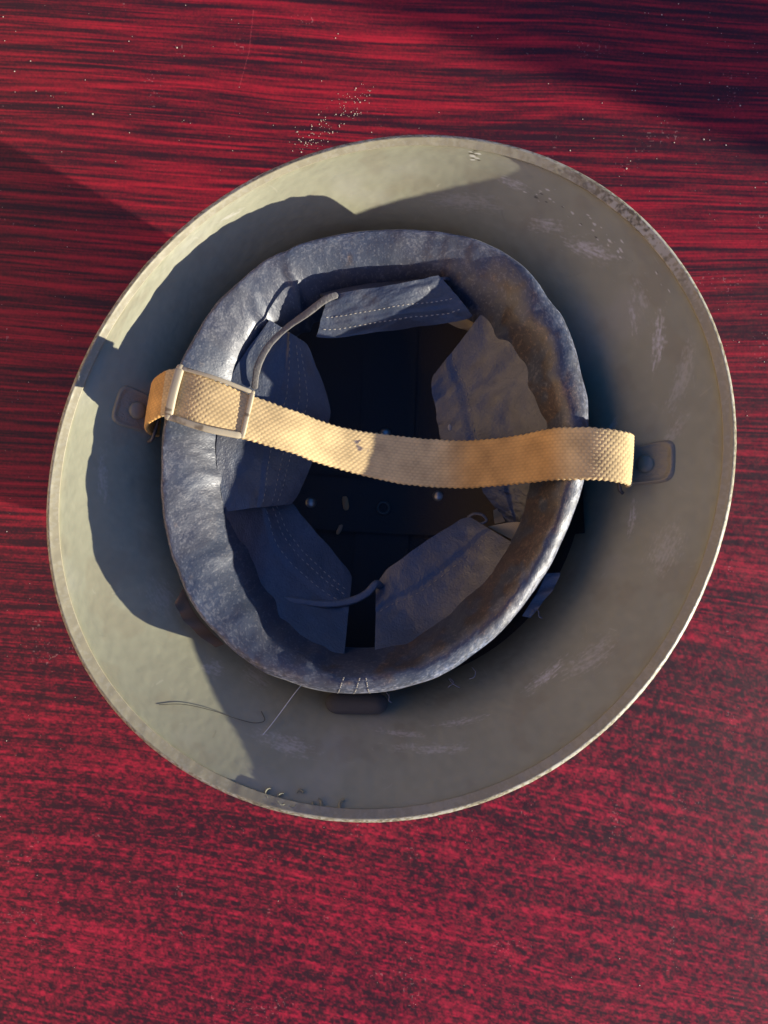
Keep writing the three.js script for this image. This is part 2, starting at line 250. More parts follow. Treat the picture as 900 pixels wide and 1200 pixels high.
// ------------------------------------------------------------------ leather
function leatherMap(seed, brown, wear) {
  return dataTex(1024, 1024, (u, v, c) => {
    const n = fbm(u * 7, v * 7, 4, 7, 7, seed), g = vn(u * 170, v * 170, 170, 170, seed + 5), h = fbm(u * 110, v * 110, 3, 110, 110, seed + 7), m = fbm(u * 5, v * 5, 3, 5, 5, seed + 9);
    let r = 0.031, gg = 0.038, b = 0.055; const t = brown * sstep(0.45, 0.65, m); r = lerp(r, 0.050, t); gg = lerp(gg, 0.042, t); b = lerp(b, 0.040, t);
    const s = 0.7 + 0.6 * n; r *= s; gg *= s; b *= s;
    const w = wear * (sstep(0.58, 0.72, h + 0.30 * (n - 0.5)) * 0.5 + sstep(0.80, 0.98, g) * 0.45); r = lerp(r, 0.20, w); gg = lerp(gg, 0.19, w); b = lerp(b, 0.185, w);
    c[0] = r; c[1] = gg; c[2] = b;
  }, true, [9, 9]);
}
const grainBump = dataTex(1024, 1024, (u, v, c) => { const a = fbm(u * 130, v * 130, 3, 130, 130, 110), b = fbm(u * 18, v * 18, 3, 18, 18, 113); c[0] = c[1] = c[2] = 0.8 * a + 0.2 * b; }, false, [9, 9]);
const grainRough = dataTex(512, 512, (u, v, c) => { c[0] = c[2] = 0; c[1] = 0.38 + 0.27 * fbm(u * 24, v * 24, 4, 24, 24, 120); }, false, [9, 9]);
const sheenO = { sheen: 0.35, sheenColor: lin(0.46, 0.46, 0.46), sheenRoughness: 0.55 };
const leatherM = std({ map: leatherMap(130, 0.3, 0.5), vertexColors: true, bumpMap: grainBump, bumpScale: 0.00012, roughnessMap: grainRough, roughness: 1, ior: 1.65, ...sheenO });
const flapM = std({ map: leatherMap(150, 0.3, 0.12), bumpMap: grainBump, bumpScale: 0.0002, roughnessMap: grainRough, roughness: 0.9, ior: 1.65, ...sheenO });
const threadM = std({ c: [0.20, 0.18, 0.15], roughness: 0.9 });
const paleThreadM = std({ c: [0.30, 0.27, 0.22], roughness: 0.9 });
const linR = outline(linPts, LC.x, LC.z, 7);
const ang = (px, py, h = HL) => { const p = L(px, py, h); return Math.atan2(p.z - LC.z, p.x - LC.x); };
const dang = (a, b) => { let d = (a - b) % (2 * Math.PI); if (d > Math.PI) d -= 2 * Math.PI; if (d < -Math.PI) d += 2 * Math.PI; return d; };
const bump1 = (th, a, w) => Math.exp(-Math.pow(dang(th, a) / w, 2));
{
  // section from the outer hem over the roll and down the inner wall: inward mm, height mm below the top
  const SEC = [[3, -26], [1.4, -16], [0.5, -9], [0.1, -4.5], [0, -2.4], [0.3, -0.9], [1.5, 0], [4.2, -1.1], [7.8, -3.4], [11.4, -6.4], [14.8, -10.2], [18.2, -15.6], [21, -23.5], [23.2, -34]];
  const SEC_R = [[3, -26], [1.4, -16], [0.5, -10], [0.1, -7], [0.2, -4.8], [1.0, -2.9], [3.0, -1.0], [6.2, 0], [9.4, -0.8], [12.2, -3.6], [14.6, -8], [17, -15], [19.5, -24], [22, -34]];
  const NS = 84, NT = 1000;
  const aL = ang(195, 500), aTL = ang(300, 320), aT = ang(470, 275), aR = ang(690, 520), aBR = ang(650, 660), aB = ang(415, 812), aBL = ang(235, 715), aTR = ang(640, 345);
  const creases = [[ang(335, 300), 0.030, 2.2], [ang(318, 306), 0.035, -1.3], [ang(285, 330), 0.04, 1.3], [ang(262, 352), 0.05, -0.9], [aTR, 0.06, 2.6], [aTR + 0.14, 0.06, -1.4], [ang(675, 430), 0.05, 1.5], [ang(685, 470), 0.05, -1.2], [ang(225, 660), 0.05, 1.4], [ang(260, 745), 0.05, 1.8], [ang(300, 785), 0.04, -1.2], [ang(345, 803), 0.045, 1.6], [aL - 0.22, 0.05, 1.1], [aL + 0.2, 0.05, -0.9], [ang(560, 770), 0.06, 1.0], [ang(500, 800), 0.05, -0.8]];
  const inw = (th) => 1 + 0.30 * bump1(th, aL, 0.7) + 0.12 * bump1(th, aTL, 0.4) + 0.04 * bump1(th, aT, 0.5) - 0.14 * bump1(th, aBR, 0.8) - 0.16 * bump1(th, aB, 0.35) + 0.25 * bump1(th, aBL, 0.4) + 0.16 * bump1(th, aTR + 0.2, 0.45);
  const pt = (th, t) => {
    const [d0, y0] = catmull(SEC, t), [d1, y1] = catmull(SEC_R, t), wr = sstep(0.15, 0.55, bump1(th, aBR + 0.1, 1.35)); let d = 0.001 * lerp(d0, d1, wr), y = 0.001 * lerp(y0, y1, wr);
    const deep = sstep(0.42, 0.75, t), roll = sstep(0.15, 0.3, t);
    d *= lerp(1, inw(th), sstep(0.3, 0.7, t));
    for (const [a, w, k] of creases) d += 0.001 * k * bump1(th + (t - 0.5) * 0.12 * (k > 0 ? 1 : -1), a, w) * Math.max(deep, 0.35 * roll) * 0.85;
    d += 0.0024 * (fbm(th * 5 + 30, t * 3.2, 3, 256, 256, 140) - 0.5) * roll * (0.35 + 0.65 * deep);
    y += 0.0020 * (fbm(th * 7 + 60, t * 4, 3, 256, 256, 143) - 0.5) * roll + 0.0003 * (fbm(th * 26, t * 9, 2, 256, 256, 146) - 0.5);
    const r = linR(th) - d; return V(LC.x + r * Math.cos(th), HL + y, LC.z + r * Math.sin(th));
  };
  const g = grid(NT, 2 * NS + 1, (i, j) => {
    const th = i / NT * 2 * Math.PI; if (j <= NS) return pt(th, j / NS);
    const t = 1 - (j - NS - 1) / NS, p = pt(th, t), a = pt(th + 0.01, t).sub(p), b = pt(th, Math.min(1, t + 0.01)).sub(pt(th, Math.max(0, t - 0.01))), n = a.cross(b).normalize();
    const mid = V(LC.x + (linR(th) - 0.010) * Math.cos(th), HL - 0.02, LC.z + (linR(th) - 0.010) * Math.sin(th)); if (n.dot(mid.sub(p)) < 0) n.negate();
    return p.addScaledVector(n, 0.0011);
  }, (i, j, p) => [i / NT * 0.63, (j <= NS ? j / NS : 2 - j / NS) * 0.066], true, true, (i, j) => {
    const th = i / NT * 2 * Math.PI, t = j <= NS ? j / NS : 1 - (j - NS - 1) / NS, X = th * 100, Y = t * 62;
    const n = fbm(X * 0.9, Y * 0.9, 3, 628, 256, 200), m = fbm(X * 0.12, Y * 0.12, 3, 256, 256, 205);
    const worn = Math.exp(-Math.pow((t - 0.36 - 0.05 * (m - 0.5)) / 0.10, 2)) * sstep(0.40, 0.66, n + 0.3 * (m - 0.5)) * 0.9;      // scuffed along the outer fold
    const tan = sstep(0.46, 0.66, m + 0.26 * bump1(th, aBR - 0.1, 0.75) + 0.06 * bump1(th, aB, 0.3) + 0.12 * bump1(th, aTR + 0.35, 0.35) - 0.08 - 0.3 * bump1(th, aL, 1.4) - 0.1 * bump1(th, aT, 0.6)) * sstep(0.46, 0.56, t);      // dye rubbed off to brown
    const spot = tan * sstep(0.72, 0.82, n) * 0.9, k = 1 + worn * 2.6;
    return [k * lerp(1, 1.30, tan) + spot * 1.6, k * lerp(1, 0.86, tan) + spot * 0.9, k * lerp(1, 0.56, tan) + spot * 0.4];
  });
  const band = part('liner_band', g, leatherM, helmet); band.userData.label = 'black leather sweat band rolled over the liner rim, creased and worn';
  // the sewn join at the near side
  const st = [];
  for (const [px, dt] of [[397, 0], [419, 0], [401, 0.0]]) void dt;
  for (const [px0, px1, dark] of [[394, 401, 0], [413, 421, 1], [433, 428, 0]]) {
    for (let k = 0; k < 14; k++) {
      const a = ang(lerp(px0, px1, k / 14), 812), t0 = 0.30 + k * 0.022, p = pt(a, t0), q = pt(a, t0 + 0.014); p.y += 0.0002; q.y += 0.0002; if (k % 4 === 3) continue;
      st.push(new THREE.TubeGeometry(new THREE.LineCurve3(p, q), 1, 0.00024, 5));
    }
  }
  part('stitching', mergeGeometries(st), paleThreadM, band).userData.kind = 'stuff';
}
// a leather tongue between its sewn edge and its free edge; hem folded at the free edge; rows of stitches
const curveOf = (pts, u) => v3(catmull(pts.map(([x, y, h]) => { const p = L(x, y, h); return [p.x, p.y, p.z]; }), u));
function flap(label, A, B, o = {}) {
  const NU = 56, NV = 40, sag = o.sag ?? 0.004, hem = o.hem ?? 0.3, seed = o.seed || 1, thick = 0.0013;
  const base = (u, v0) => { const v = v0 * (1 - 0.06 * (Math.exp(-u / 0.045) + Math.exp(-(1 - u) / 0.045)) + 0.03 * (fbm(u * 6 + seed * 5, seed, 2, 256, 256, 168) - 0.5)); const a = curveOf(A, u), b = curveOf(B, u), p = a.lerp(b, v); p.y -= sag * Math.sin(Math.PI * v) * (0.6 + 0.4 * Math.sin(Math.PI * u)); p.y += (o.wave ?? 0.0022) * (fbm(u * 3.5 + seed * 7, v * 2.5 + seed * 3, 3, 256, 256, 160) - 0.5) + 0.0006 * (fbm(u * 14 + seed, v * 11, 2, 256, 256, 165) - 0.5); if (o.curl) p.y += o.curl * Math.pow(clamp((v - 0.75) / 0.25), 2); return p; };
  const nrm = (u, v) => { const e = 0.01, a = base(clamp(u + e), v).sub(base(clamp(u - e), v)), b = base(u, clamp(v + e)).sub(base(u, clamp(v - e))), n = a.cross(b).normalize(); return n.y < 0 ? n.negate() : n; };
  const pt = (u, v, lift) => base(u, v).addScaledVector(nrm(u, v), lift + (v > 1 - hem ? 0.0007 * sstep(1 - hem, 1 - hem + 0.03, v) : 0));
  const wu = curveOf(A, 0).distanceTo(curveOf(A, 1)), wv = curveOf(A, 0.5).distanceTo(curveOf(B, 0.5)), off = seed * 0.037;
  const sheet = (side) => grid(NU, NV, (i, j) => { const p = pt(i / NU, j / NV, side ? -thick : 0); return p; }, (i, j) => [off + i / NU * wu, off + j / NV * wv]);
  const loop = []; for (let i = 0; i < NU; i++) loop.push([i / NU, 0]); for (let j = 0; j < NV; j++) loop.push([1, j / NV]); for (let i = 0; i < NU; i++) loop.push([1 - i / NU, 1]); for (let j = 0; j < NV; j++) loop.push([0, 1 - j / NV]);
  const rimg = grid(loop.length, 3, (i, j) => { const [u, v] = loop[i % loop.length]; return pt(u, v, -thick * j / 3).addScaledVector(V(0, 0, 0), 0); }, (i, j) => [off + i * 0.001, off + j * 0.0005], true);
  const f = part('liner_flap', mergeGeometries([sheet(0), sheet(1), rimg]), flapM, helmet); f.userData.label = label;
  const st = [], sg = new THREE.SphereGeometry(1, 5, 4);
  for (const [v0, v1, a = 0.03, b = 0.97] of o.rows || []) {
    const len = curveOf(B, a).distanceTo(curveOf(B, b)), n = Math.max(4, Math.round(len / 0.0026));
    for (let k = 0; k < n; k++) { const u0 = lerp(a, b, k / n), u1 = lerp(a, b, (k + 0.62) / n), vv = lerp(v0, v1, k / n), p = pt(u0, vv, 0.0001), q = pt(u1, vv, 0.0001), d = q.clone().sub(p), s = sg.clone(); s.scale(d.length() / 2, 0.00022, 0.00028); s.applyQuaternion(new THREE.Quaternion().setFromUnitVectors(V(1, 0, 0), d.normalize())); p.add(q).multiplyScalar(0.5); s.translate(p.x, p.y, p.z); st.push(s); }
  }
  if (st.length) part('stitching', mergeGeometries(st), o.thread || threadM, f).userData.kind = 'stuff';
  return { f, pt };
}
flap('black leather flap with three stitched rows at the near left of the liner', [[264, 594, 0.0895], [263, 690, 0.0930], [318, 748, 0.0925], [402, 782, 0.0885]], [[332, 578, 0.064], [358, 610, 0.062], [386, 642, 0.061], [412, 672, 0.060]], { sag: 0.003, hem: 0.42, rows: [[0.62, 0.62], [0.72, 0.72], [0.78, 0.78]], seed: 1 });
flap('black leather flap at the near right of the liner', [[438, 790, 0.086], [530, 775, 0.087], [602, 714, 0.088], [636, 655, 0.088]], [[441, 682, 0.060], [470, 655, 0.062], [512, 627, 0.063], [546, 603, 0.064]], { sag: 0.006, hem: 0.30, rows: [[0.66, 0.64]], seed: 2 });
flap('leather flap with three stitched rows at the left of the liner', [[262, 600, 0.0900], [254, 520, 0.0945], [272, 440, 0.0955], [316, 375, 0.0970]], [[345, 590, 0.068], [366, 540, 0.070], [386, 482, 0.074], [362, 405, 0.088]], { sag: -0.002, hem: 0.5, rows: [[0.55, 0.55], [0.68, 0.68], [0.76, 0.76]], seed: 3 });
flap('sunlit grey leather flap curled over at the far side of the liner', [[385, 345, 0.1040], [430, 338, 0.1035], [475, 331, 0.1025], [514, 322, 0.1015]], [[370, 398, 0.0925], [430, 390, 0.0905], [490, 381, 0.0885], [556, 373, 0.0865]], { sag: -0.003, hem: 0.34, wave: 0.004, rows: [[0.55, 0.55], [0.80, 0.80]], seed: 4, thread: paleThreadM });
flap('dark under side of the curled leather flap at the far side of the liner', [[350, 330, 0.074], [420, 300, 0.074], [500, 292, 0.074], [570, 320, 0.074]], [[384, 347, 0.1027], [430, 340, 0.1022], [475, 333, 0.1012], [520, 324, 0.1002]], { sag: 0.006, hem: 0.01, seed: 5 });
flap('broad leather flap at the far right of the liner', [[594, 326, 0.094], [648, 374, 0.0975], [668, 440, 0.099], [672, 545, 0.098]], [[503, 447, 0.066], [510, 478, 0.066], [517, 510, 0.066], [528, 560, 0.065]], { sag: 0.004, hem: 0.24, wave: 0.005, rows: [[0.735, 0.735]], seed: 6 });
{ const g = new THREE.SphereGeometry(1, 12, 8); g.scale(0.0010, 0.0005, 0.0017); const p = L(527, 501, 0.0685); g.translate(p.x, p.y, p.z); part('thread_knot', g, paleThreadM, helmet); }
flap('small leather flap half hidden under the strap at the right of the liner', [[672, 545, 0.080], [660, 590, 0.078], [645, 625, 0.076], [625, 660, 0.074]], [[560, 570, 0.060], [575, 588, 0.058], [590, 605, 0.057], [600, 625, 0.056]], { sag: 0.004, hem: 0.3, seed: 7 });
// pale lining showing at two places, one printed with dark strokes
const linen = dataTex(256, 256, (u, v, c) => { const w = 0.8 + 0.2 * Math.sin(u * 400) * Math.sin(v * 400), n = fbm(u * 8, v * 8, 3, 8, 8, 170), k = w * (0.75 + 0.5 * n); c[0] = 0.50 * k; c[1] = 0.40 * k; c[2] = 0.24 * k; }, true, [20, 20]);
const linenM = std({ map: linen, roughness: 0.9 });
function patch(name, label, A, B, m) { const g = grid(12, 8, (i, j) => { const p = curveOf(A, i / 12).lerp(curveOf(B, i / 12), j / 8); p.y -= 0.0015 * Math.sin(Math.PI * j / 8); return p; }, (i, j) => [i / 12 * 0.02, j / 8 * 0.012]); const under = g.clone(); under.translate(0, -0.0008, 0); const o = part(name, mergeGeometries([g, under]), m, helmet); o.userData.label = label; return o; }
const labelPatch = patch('lining_patch', 'cream lining with dark printed strokes beside the far flap', [[524, 377, 0.064], [548, 371, 0.066], [578, 377, 0.068]], [[545, 386, 0.062], [556, 390, 0.0622], [572, 397, 0.064]], linenM);
{ const st = []; for (const [x0, y0, x1, y1] of [[574, 378, 571, 392], [556, 381, 566, 383], [553, 386, 560, 388], [566, 387, 567, 391]]) st.push(new THREE.TubeGeometry(new THREE.LineCurve3(L(x0, y0, 0.0655), L(x1, y1, 0.0650)), 1, 0.0003, 5)); part('printed_stroke', mergeGeometries(st), std({ c: [0.03, 0.03, 0.03], roughness: 0.8 }), labelPatch); }
patch('lining_patch', 'pale lining inside the right of the liner below the strap', [[572, 617, 0.066], [600, 612, 0.068], [632, 612, 0.070]], [[600, 632, 0.064], [612, 636, 0.065], [622, 640, 0.066]], linenM);
patch('lining_patch', 'dull lining behind the right of the liner below the strap', [[578, 598, 0.058], [598, 590, 0.059], [622, 588, 0.060]], [[580, 614, 0.056], [594, 610, 0.056], [606, 600, 0.057]], linenM);

// ------------------------------------------------------------------ lacing
function cord(name, label, pts, w, h, m) {                           // flat leather thong
  const c = new THREE.CatmullRomCurve3(pts.map(([x, y, z]) => L(x, y, z))), n = pts.length * 12, k = 12, sd = pts[0][0];
  const g = grid(n, k, (i, j) => { const u = i / n, p = c.getPointAt(u), t = c.getTangentAt(u), sx = V(0, 1, 0).cross(t).normalize(), up = t.clone().cross(sx), a = j / k * 2 * Math.PI, e = (q) => Math.sign(q) * Math.pow(Math.abs(q), 0.7), f = (0.75 + 0.5 * fbm(u * 7 + sd, 0.5, 3, 256, 256, 220)) * (i === 0 || i === n ? 0.4 : 1), tw = 0.8 * (fbm(u * 3 + sd, 3.5, 2, 256, 256, 224) - 0.5); return p.addScaledVector(sx, f * (e(Math.cos(a)) * w * Math.cos(tw) - e(Math.sin(a)) * h * Math.sin(tw))).addScaledVector(up, f * (e(Math.cos(a)) * w * Math.sin(tw) + e(Math.sin(a)) * h * Math.cos(tw))); }, (i, j) => [i * 0.0008, j / k * 0.008], false, true);
  const o = part(name, g, m, helmet); if (label) o.userData.label = label; return o;
}
const laceM = std({ c: [0.075, 0.078, 0.09], roughness: 0.42, bumpMap: grainBump, bumpScale: 0.0003 });
const tanM = std({ c: [0.11, 0.10, 0.09], roughness: 0.75, bumpMap: grainBump, bumpScale: 0.0003 });
cord('lace', 'dark leather lace drooping across the two near flaps', [[282, 690, 0.078], [300, 698, 0.0795], [345, 704, 0.0770], [385, 708, 0.0735], [412, 704, 0.070], [430, 695, 0.068], [441, 684, 0.0665], [447, 688, 0.062]], 0.0017, 0.0011, laceM);
cord('lace', 'pale leather lace running to the far flap', [[298, 456, 0.093], [302, 430, 0.0965], [315, 405, 0.098], [335, 385, 0.099], [360, 367, 0.1020], [383, 350, 0.1040], [396, 345, 0.1036]], 0.0016, 0.0006, tanM);
cord('lace', 'loop of thin lace at the tip of the near right flap', [[548, 606, 0.0645], [556, 602, 0.066], [566, 604, 0.067], [570, 610, 0.0665], [562, 614, 0.066], [553, 610, 0.065]], 0.0007, 0.0006, laceM);

// ------------------------------------------------------------------ inside the crown: cross bands, rivets, bolt
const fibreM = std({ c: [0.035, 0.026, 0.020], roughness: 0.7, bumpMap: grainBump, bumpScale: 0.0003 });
const steelM = std({ c: [0.40, 0.37, 0.33], roughness: 0.35, metalness: 0.8 });
const darkSteelM = std({ c: [0.10, 0.085, 0.07], roughness: 0.45, metalness: 0.3 });
function crownBand(th0, w, lift) {
  const N = 60; return grid(N, 4, (i, j) => { const q = (i / N - 0.5) * 2, s = Math.abs(q) * 0.5, th = q < 0 ? th0 + Math.PI : th0, p = shellPt(th, Math.max(s, 0.001)); const side = V(-Math.sin(th0), 0, Math.cos(th0)); p.addScaledVector(side, (j / 4 - 0.5) * w); const r = Math.hypot(p.x, p.z), t2 = Math.atan2(p.z, p.x); let lo = 0, hi = 1; for (let k = 0; k < 24; k++) { const m = (lo + hi) / 2; if (prof(t2, m)[0] < r) lo = m; else hi = m; } p.y = prof(t2, lo)[1] + lift; return p; }, (i, j) => [i / N * 0.2, j / 4 * w]);
}
{ // dark sheet added over the crown floor, stands in for its deep shade
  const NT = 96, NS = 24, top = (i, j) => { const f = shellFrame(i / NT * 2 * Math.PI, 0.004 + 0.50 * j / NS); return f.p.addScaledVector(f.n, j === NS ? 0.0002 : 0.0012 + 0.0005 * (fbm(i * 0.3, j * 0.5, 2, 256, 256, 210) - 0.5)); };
  part('crown_shade_sheet', grid(NT, NS, top, (i, j) => [i / NT * 0.5, j / NS * 0.11], true), fibreM, helmet).userData.label = 'added dark brown sheet painting the deep shade of the crown';
}
for (const [th, lift] of [[Math.PI / 2 + 0.05, 0.0026], [0.05, 0.0046]]) { const g = crownBand(th, 0.030, lift), u = crownBand(th, 0.030, lift - 0.0015); part('crown_strap', mergeGeometries([g, u]), fibreM, helmet); }
const dome = (r, h) => { const g = new THREE.LatheGeometry([[0, h], [r * 0.45, h * 0.92], [r * 0.8, h * 0.6], [r, h * 0.15], [r, -0.001]].map(([x, y]) => new THREE.Vector2(x, y)), 18); return g; };
function onShell(geo, px, py, lift) { const [th, s] = shellHit(px, py), f = shellFrame(th, s); geo.applyMatrix4(new THREE.Matrix4().makeBasis(f.a, f.n, f.a.clone().cross(f.n)).setPosition(f.p.addScaledVector(f.n, lift))); return geo; }
for (const [x, y] of [[362, 590], [515, 582], [452, 508]]) part('rivet', onShell(dome(0.0036, 0.0022), x, y, 0.0035), steelM, helmet);
part('crown_bolt', onShell(new THREE.TorusGeometry(0.0032, 0.0009, 8, 24).rotateX(Math.PI / 2), 450, 597, 0.0056), darkSteelM, helmet);
// rubber buffer between liner and shell at the near side
{ const g = new THREE.CapsuleGeometry(0.0062, 0.016, 6, 16); g.rotateZ(Math.PI / 2); g.scale(1, 0.9, 0.8); const p = L(418, 824, 0.087); g.translate(p.x, p.y, p.z); part('rubber_buffer', g, std({ c: [0.085, 0.082, 0.078], roughness: 0.85, bumpMap: grainBump, bumpScale: 0.0005 }), helmet); }
// torn leather and cloth sticking out under the band
{
  const tab = (name, label, A, B, m) => { const g = grid(14, 6, (i, j) => { const p = curveOf(A, i / 14).lerp(curveOf(B, i / 14), j / 6); p.y += 0.0012 * Math.sin(i * 1.3) * j / 6; return p; }, (i, j) => [i / 14 * 0.03, j / 6 * 0.01]); const u = g.clone(); u.translate(0, -0.0011, 0); const o = part(name, mergeGeometries([g, u]), m, helmet); o.userData.label = label; };
  tab('torn_leather', 'brown torn leather edge below the band at the near left', [[214, 690, 0.096], [226, 716, 0.0955], [244, 738, 0.095], [262, 755, 0.095]], [[205, 706, 0.0985], [212, 722, 0.099], [228, 740, 0.0985], [252, 759, 0.098]], std({ c: [0.16, 0.10, 0.055], roughness: 0.7 }));
  tab('torn_cloth', 'frayed blue black cloth below the band at the near right', [[640, 672, 0.098], [632, 690, 0.0975], [622, 706, 0.0975], [612, 722, 0.097]], [[657, 671, 0.0985], [650, 688, 0.0985], [636, 706, 0.098], [622, 724, 0.097]], flapM);
  const R = rng(71), fr = [];
  for (const [x, y, n] of [[630, 716, 2], [552, 786, 1], [528, 800, 2], [455, 815, 1]]) for (let k = 0; k < n; k++) { const a = R() * 6.28, l = 5 + R() * 9, x0 = x + (R() - 0.5) * 12, y0 = y + (R() - 0.5) * 6; fr.push(new THREE.TubeGeometry(new THREE.CatmullRomCurve3([L(x0 - 4, y0 - 5, 0.097), L(x0, y0, 0.099), L(x0 + l * 0.6 * Math.cos(a), y0 + 3 + l * 0.4 * Math.abs(Math.sin(a)), 0.100), L(x0 + l * Math.cos(a + 0.6), y0 + 4 + l * 0.5 * Math.abs(Math.sin(a)), 0.099)]), 8, 0.00022, 4)); }
  const o = part('frayed_thread', mergeGeometries(fr), std({ c: [0.10, 0.11, 0.15], roughness: 0.8 }), helmet); o.userData.kind = 'stuff';
}

// ------------------------------------------------------------------ strap, buckle, brackets
const STRAP = [[[193, 452], [184, 512], 0.085], [[183, 452], [174, 508], 0.095], [[180, 447], [171, 500], 0.103], [[188, 438], [180, 492], 0.1105], [[205, 432], [198, 487], 0.1150], [[240, 441], [229, 498], 0.1175], [[290, 461], [281, 513], 0.1140], [[345, 481], [335, 529], 0.1085], [[400, 500], [391, 548], 0.0990], [[470, 511], [465, 566], 0.0935], [[540, 516], [538, 572], 0.0925], [[600, 511], [598, 568], 0.0980], [[645, 502], [645, 563], 0.1055], [[680, 500], [680, 562], 0.1115], [[712, 502], [710, 563], 0.1130], [[735, 506], [732, 567], 0.1105], [[742, 510], [738, 570], 0.1030], [[738, 514], [735, 571], 0.0930]];
const strapRow = STRAP.map(([a, b, h]) => { const p = L(a[0], a[1], h), q = L(b[0], b[1], h); return [p.x, p.y, p.z, q.x, q.y, q.z, a[0]]; });
const strapPt = (u, v) => { const r = catmull(strapRow, u); return V(lerp(r[0], r[3], v), lerp(r[1], r[4], v) - 0.0006 * Math.pow(2 * v - 1, 2), lerp(r[2], r[5], v)); };
{
  const N = 900, M = 56, TH = 0.0019;
  const arc = [0]; for (let i = 1; i <= N; i++) arc.push(arc[i - 1] + strapPt(i / N, 0.5).distanceTo(strapPt((i - 1) / N, 0.5)));
  const weave = (s, w) => { const row = Math.floor(w / 0.00137), fw = w / 0.00137 - row, fs = s / 0.0023 + (row % 2) * 0.5; const k = fs - Math.floor(fs); return Math.pow(Math.sin(Math.PI * fw), 0.7) * Math.pow(Math.abs(Math.sin(Math.PI * k)), 0.6); };
  const nrm = (u, v) => { const e = 0.004, a = strapPt(clamp(u + e), v).sub(strapPt(clamp(u - e), v)), b = strapPt(u, 1).sub(strapPt(u, 0)); return b.cross(a).normalize(); };
  const colour = (i, j) => {
    const u = i / N, x = catmull(strapRow, u)[6], v = j / M, s = arc[i], w = v * 0.022, k = weave(s, w), n = fbm(s * 140, w * 140, 3, 256, 256, 180), m = fbm(s * 26, w * 40, 3, 256, 256, 184);
    let c = [0.66, 0.47, 0.215]; const f = 0.70 + 0.24 * k + 0.6 * (n - 0.5); c = c.map((q) => q * f);
    const dirt = sstep(0.46, 0.66, m) * 0.35 + 0.25 * bump1(0, (x - 430) / 60, 1); c = [lerp(c[0], 0.30, dirt * 0.6), lerp(c[1], 0.20, dirt * 0.6), lerp(c[2], 0.10, dirt * 0.6)];
    const shadeTint = sstep(500, 560, x) * (1 - sstep(640, 672, x)) + (x < 196 && u < 0.3 ? 1 : 0); c = [lerp(c[0], c[0] * 0.95, shadeTint), lerp(c[1], c[1] * 0.72, shadeTint), lerp(c[2], c[2] * 0.42, shadeTint)];   // orange tint painted where the strap middle and left loop lie in shade
    const ink = x > 405 && x < 450 ? 0.8 * sstep(0, 0.3, 1.15 - Math.min(Math.hypot((x - 427) / 8, (v - 0.40) / 0.13), Math.hypot((x - 421) / 5, (v - 0.26) / 0.07)) - 1.5 * Math.abs(fbm(s * 420, w * 420, 2, 256, 256, 187) - 0.45) * 2) : 0;
    return [lerp(c[0], 0.06, ink), lerp(c[1], 0.05, ink), lerp(c[2], 0.08, ink)];
  };
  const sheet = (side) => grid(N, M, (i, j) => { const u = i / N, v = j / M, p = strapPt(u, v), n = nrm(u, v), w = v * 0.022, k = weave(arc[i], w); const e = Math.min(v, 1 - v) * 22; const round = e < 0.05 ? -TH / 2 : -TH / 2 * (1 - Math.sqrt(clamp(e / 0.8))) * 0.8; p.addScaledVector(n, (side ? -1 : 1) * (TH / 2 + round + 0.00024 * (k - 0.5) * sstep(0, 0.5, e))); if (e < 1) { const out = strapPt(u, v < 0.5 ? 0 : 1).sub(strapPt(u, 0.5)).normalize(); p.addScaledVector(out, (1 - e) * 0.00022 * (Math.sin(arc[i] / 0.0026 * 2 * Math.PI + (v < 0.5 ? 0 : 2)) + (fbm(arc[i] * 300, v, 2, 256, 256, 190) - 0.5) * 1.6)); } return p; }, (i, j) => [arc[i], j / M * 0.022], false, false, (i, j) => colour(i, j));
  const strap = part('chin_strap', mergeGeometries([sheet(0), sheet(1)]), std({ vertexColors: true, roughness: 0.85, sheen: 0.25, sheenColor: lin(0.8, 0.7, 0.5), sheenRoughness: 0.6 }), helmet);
  strap.userData.label = 'tan woven webbing chin strap with an ink spot';
  // buckle: a bent rectangular frame with rounded bars
  const up = (p, n, h) => p.clone().addScaledVector(n, h), c0 = [[211, 431, 0.1180], [252, 443, 0.1183], [296, 460, 0.1150], [290, 486, 0.1152], [284, 511, 0.1148], [240, 502, 0.1180], [197, 488, 0.1178], [203, 460, 0.1190]];
  void up;
  const P = c0.map(([x, y, h]) => L(x, y, h)), segs = [];
  const bar = (ids, w, h, name) => { const pts = ids.map((k) => [P[k].x, P[k].y, P[k].z]), n = 24, m = 14; return grid(n, m, (i, j) => { const c = v3(catmull(pts, i / n)), a = v3(catmull(pts, Math.max(0, i / n - 0.02))), b = v3(catmull(pts, Math.min(1, i / n + 0.02))), t = b.sub(a).normalize(), s = V(0, 1, 0).cross(t).normalize(), q = t.clone().cross(s), an = j / m * 2 * Math.PI, e = (x) => Math.sign(x) * Math.pow(Math.abs(x), 0.65); const end = i === 0 || i === n ? 0.55 : 1; return c.addScaledVector(s, e(Math.cos(an)) * w / 2 * end).addScaledVector(q, e(Math.sin(an)) * h / 2 * end); }, (i, j) => [0.1 * ids[0] + i / n * 0.03, 0.05 * ids[0] + j / m * 0.008], false, true); };
  segs.push(bar([0, 1, 2], 0.0019, 0.0016), bar([2, 3, 4], 0.0022, 0.0016), bar([4, 5, 6], 0.0030, 0.0018), bar([6, 7, 0], 0.0040, 0.0022));
  for (const k of [0, 2, 4, 6]) { const s = new THREE.SphereGeometry(k === 0 || k === 6 ? 0.0017 : 0.0011, 14, 10); s.scale(1, 0.65, 1); s.translate(P[k].x, P[k].y, P[k].z); segs.push(s); }
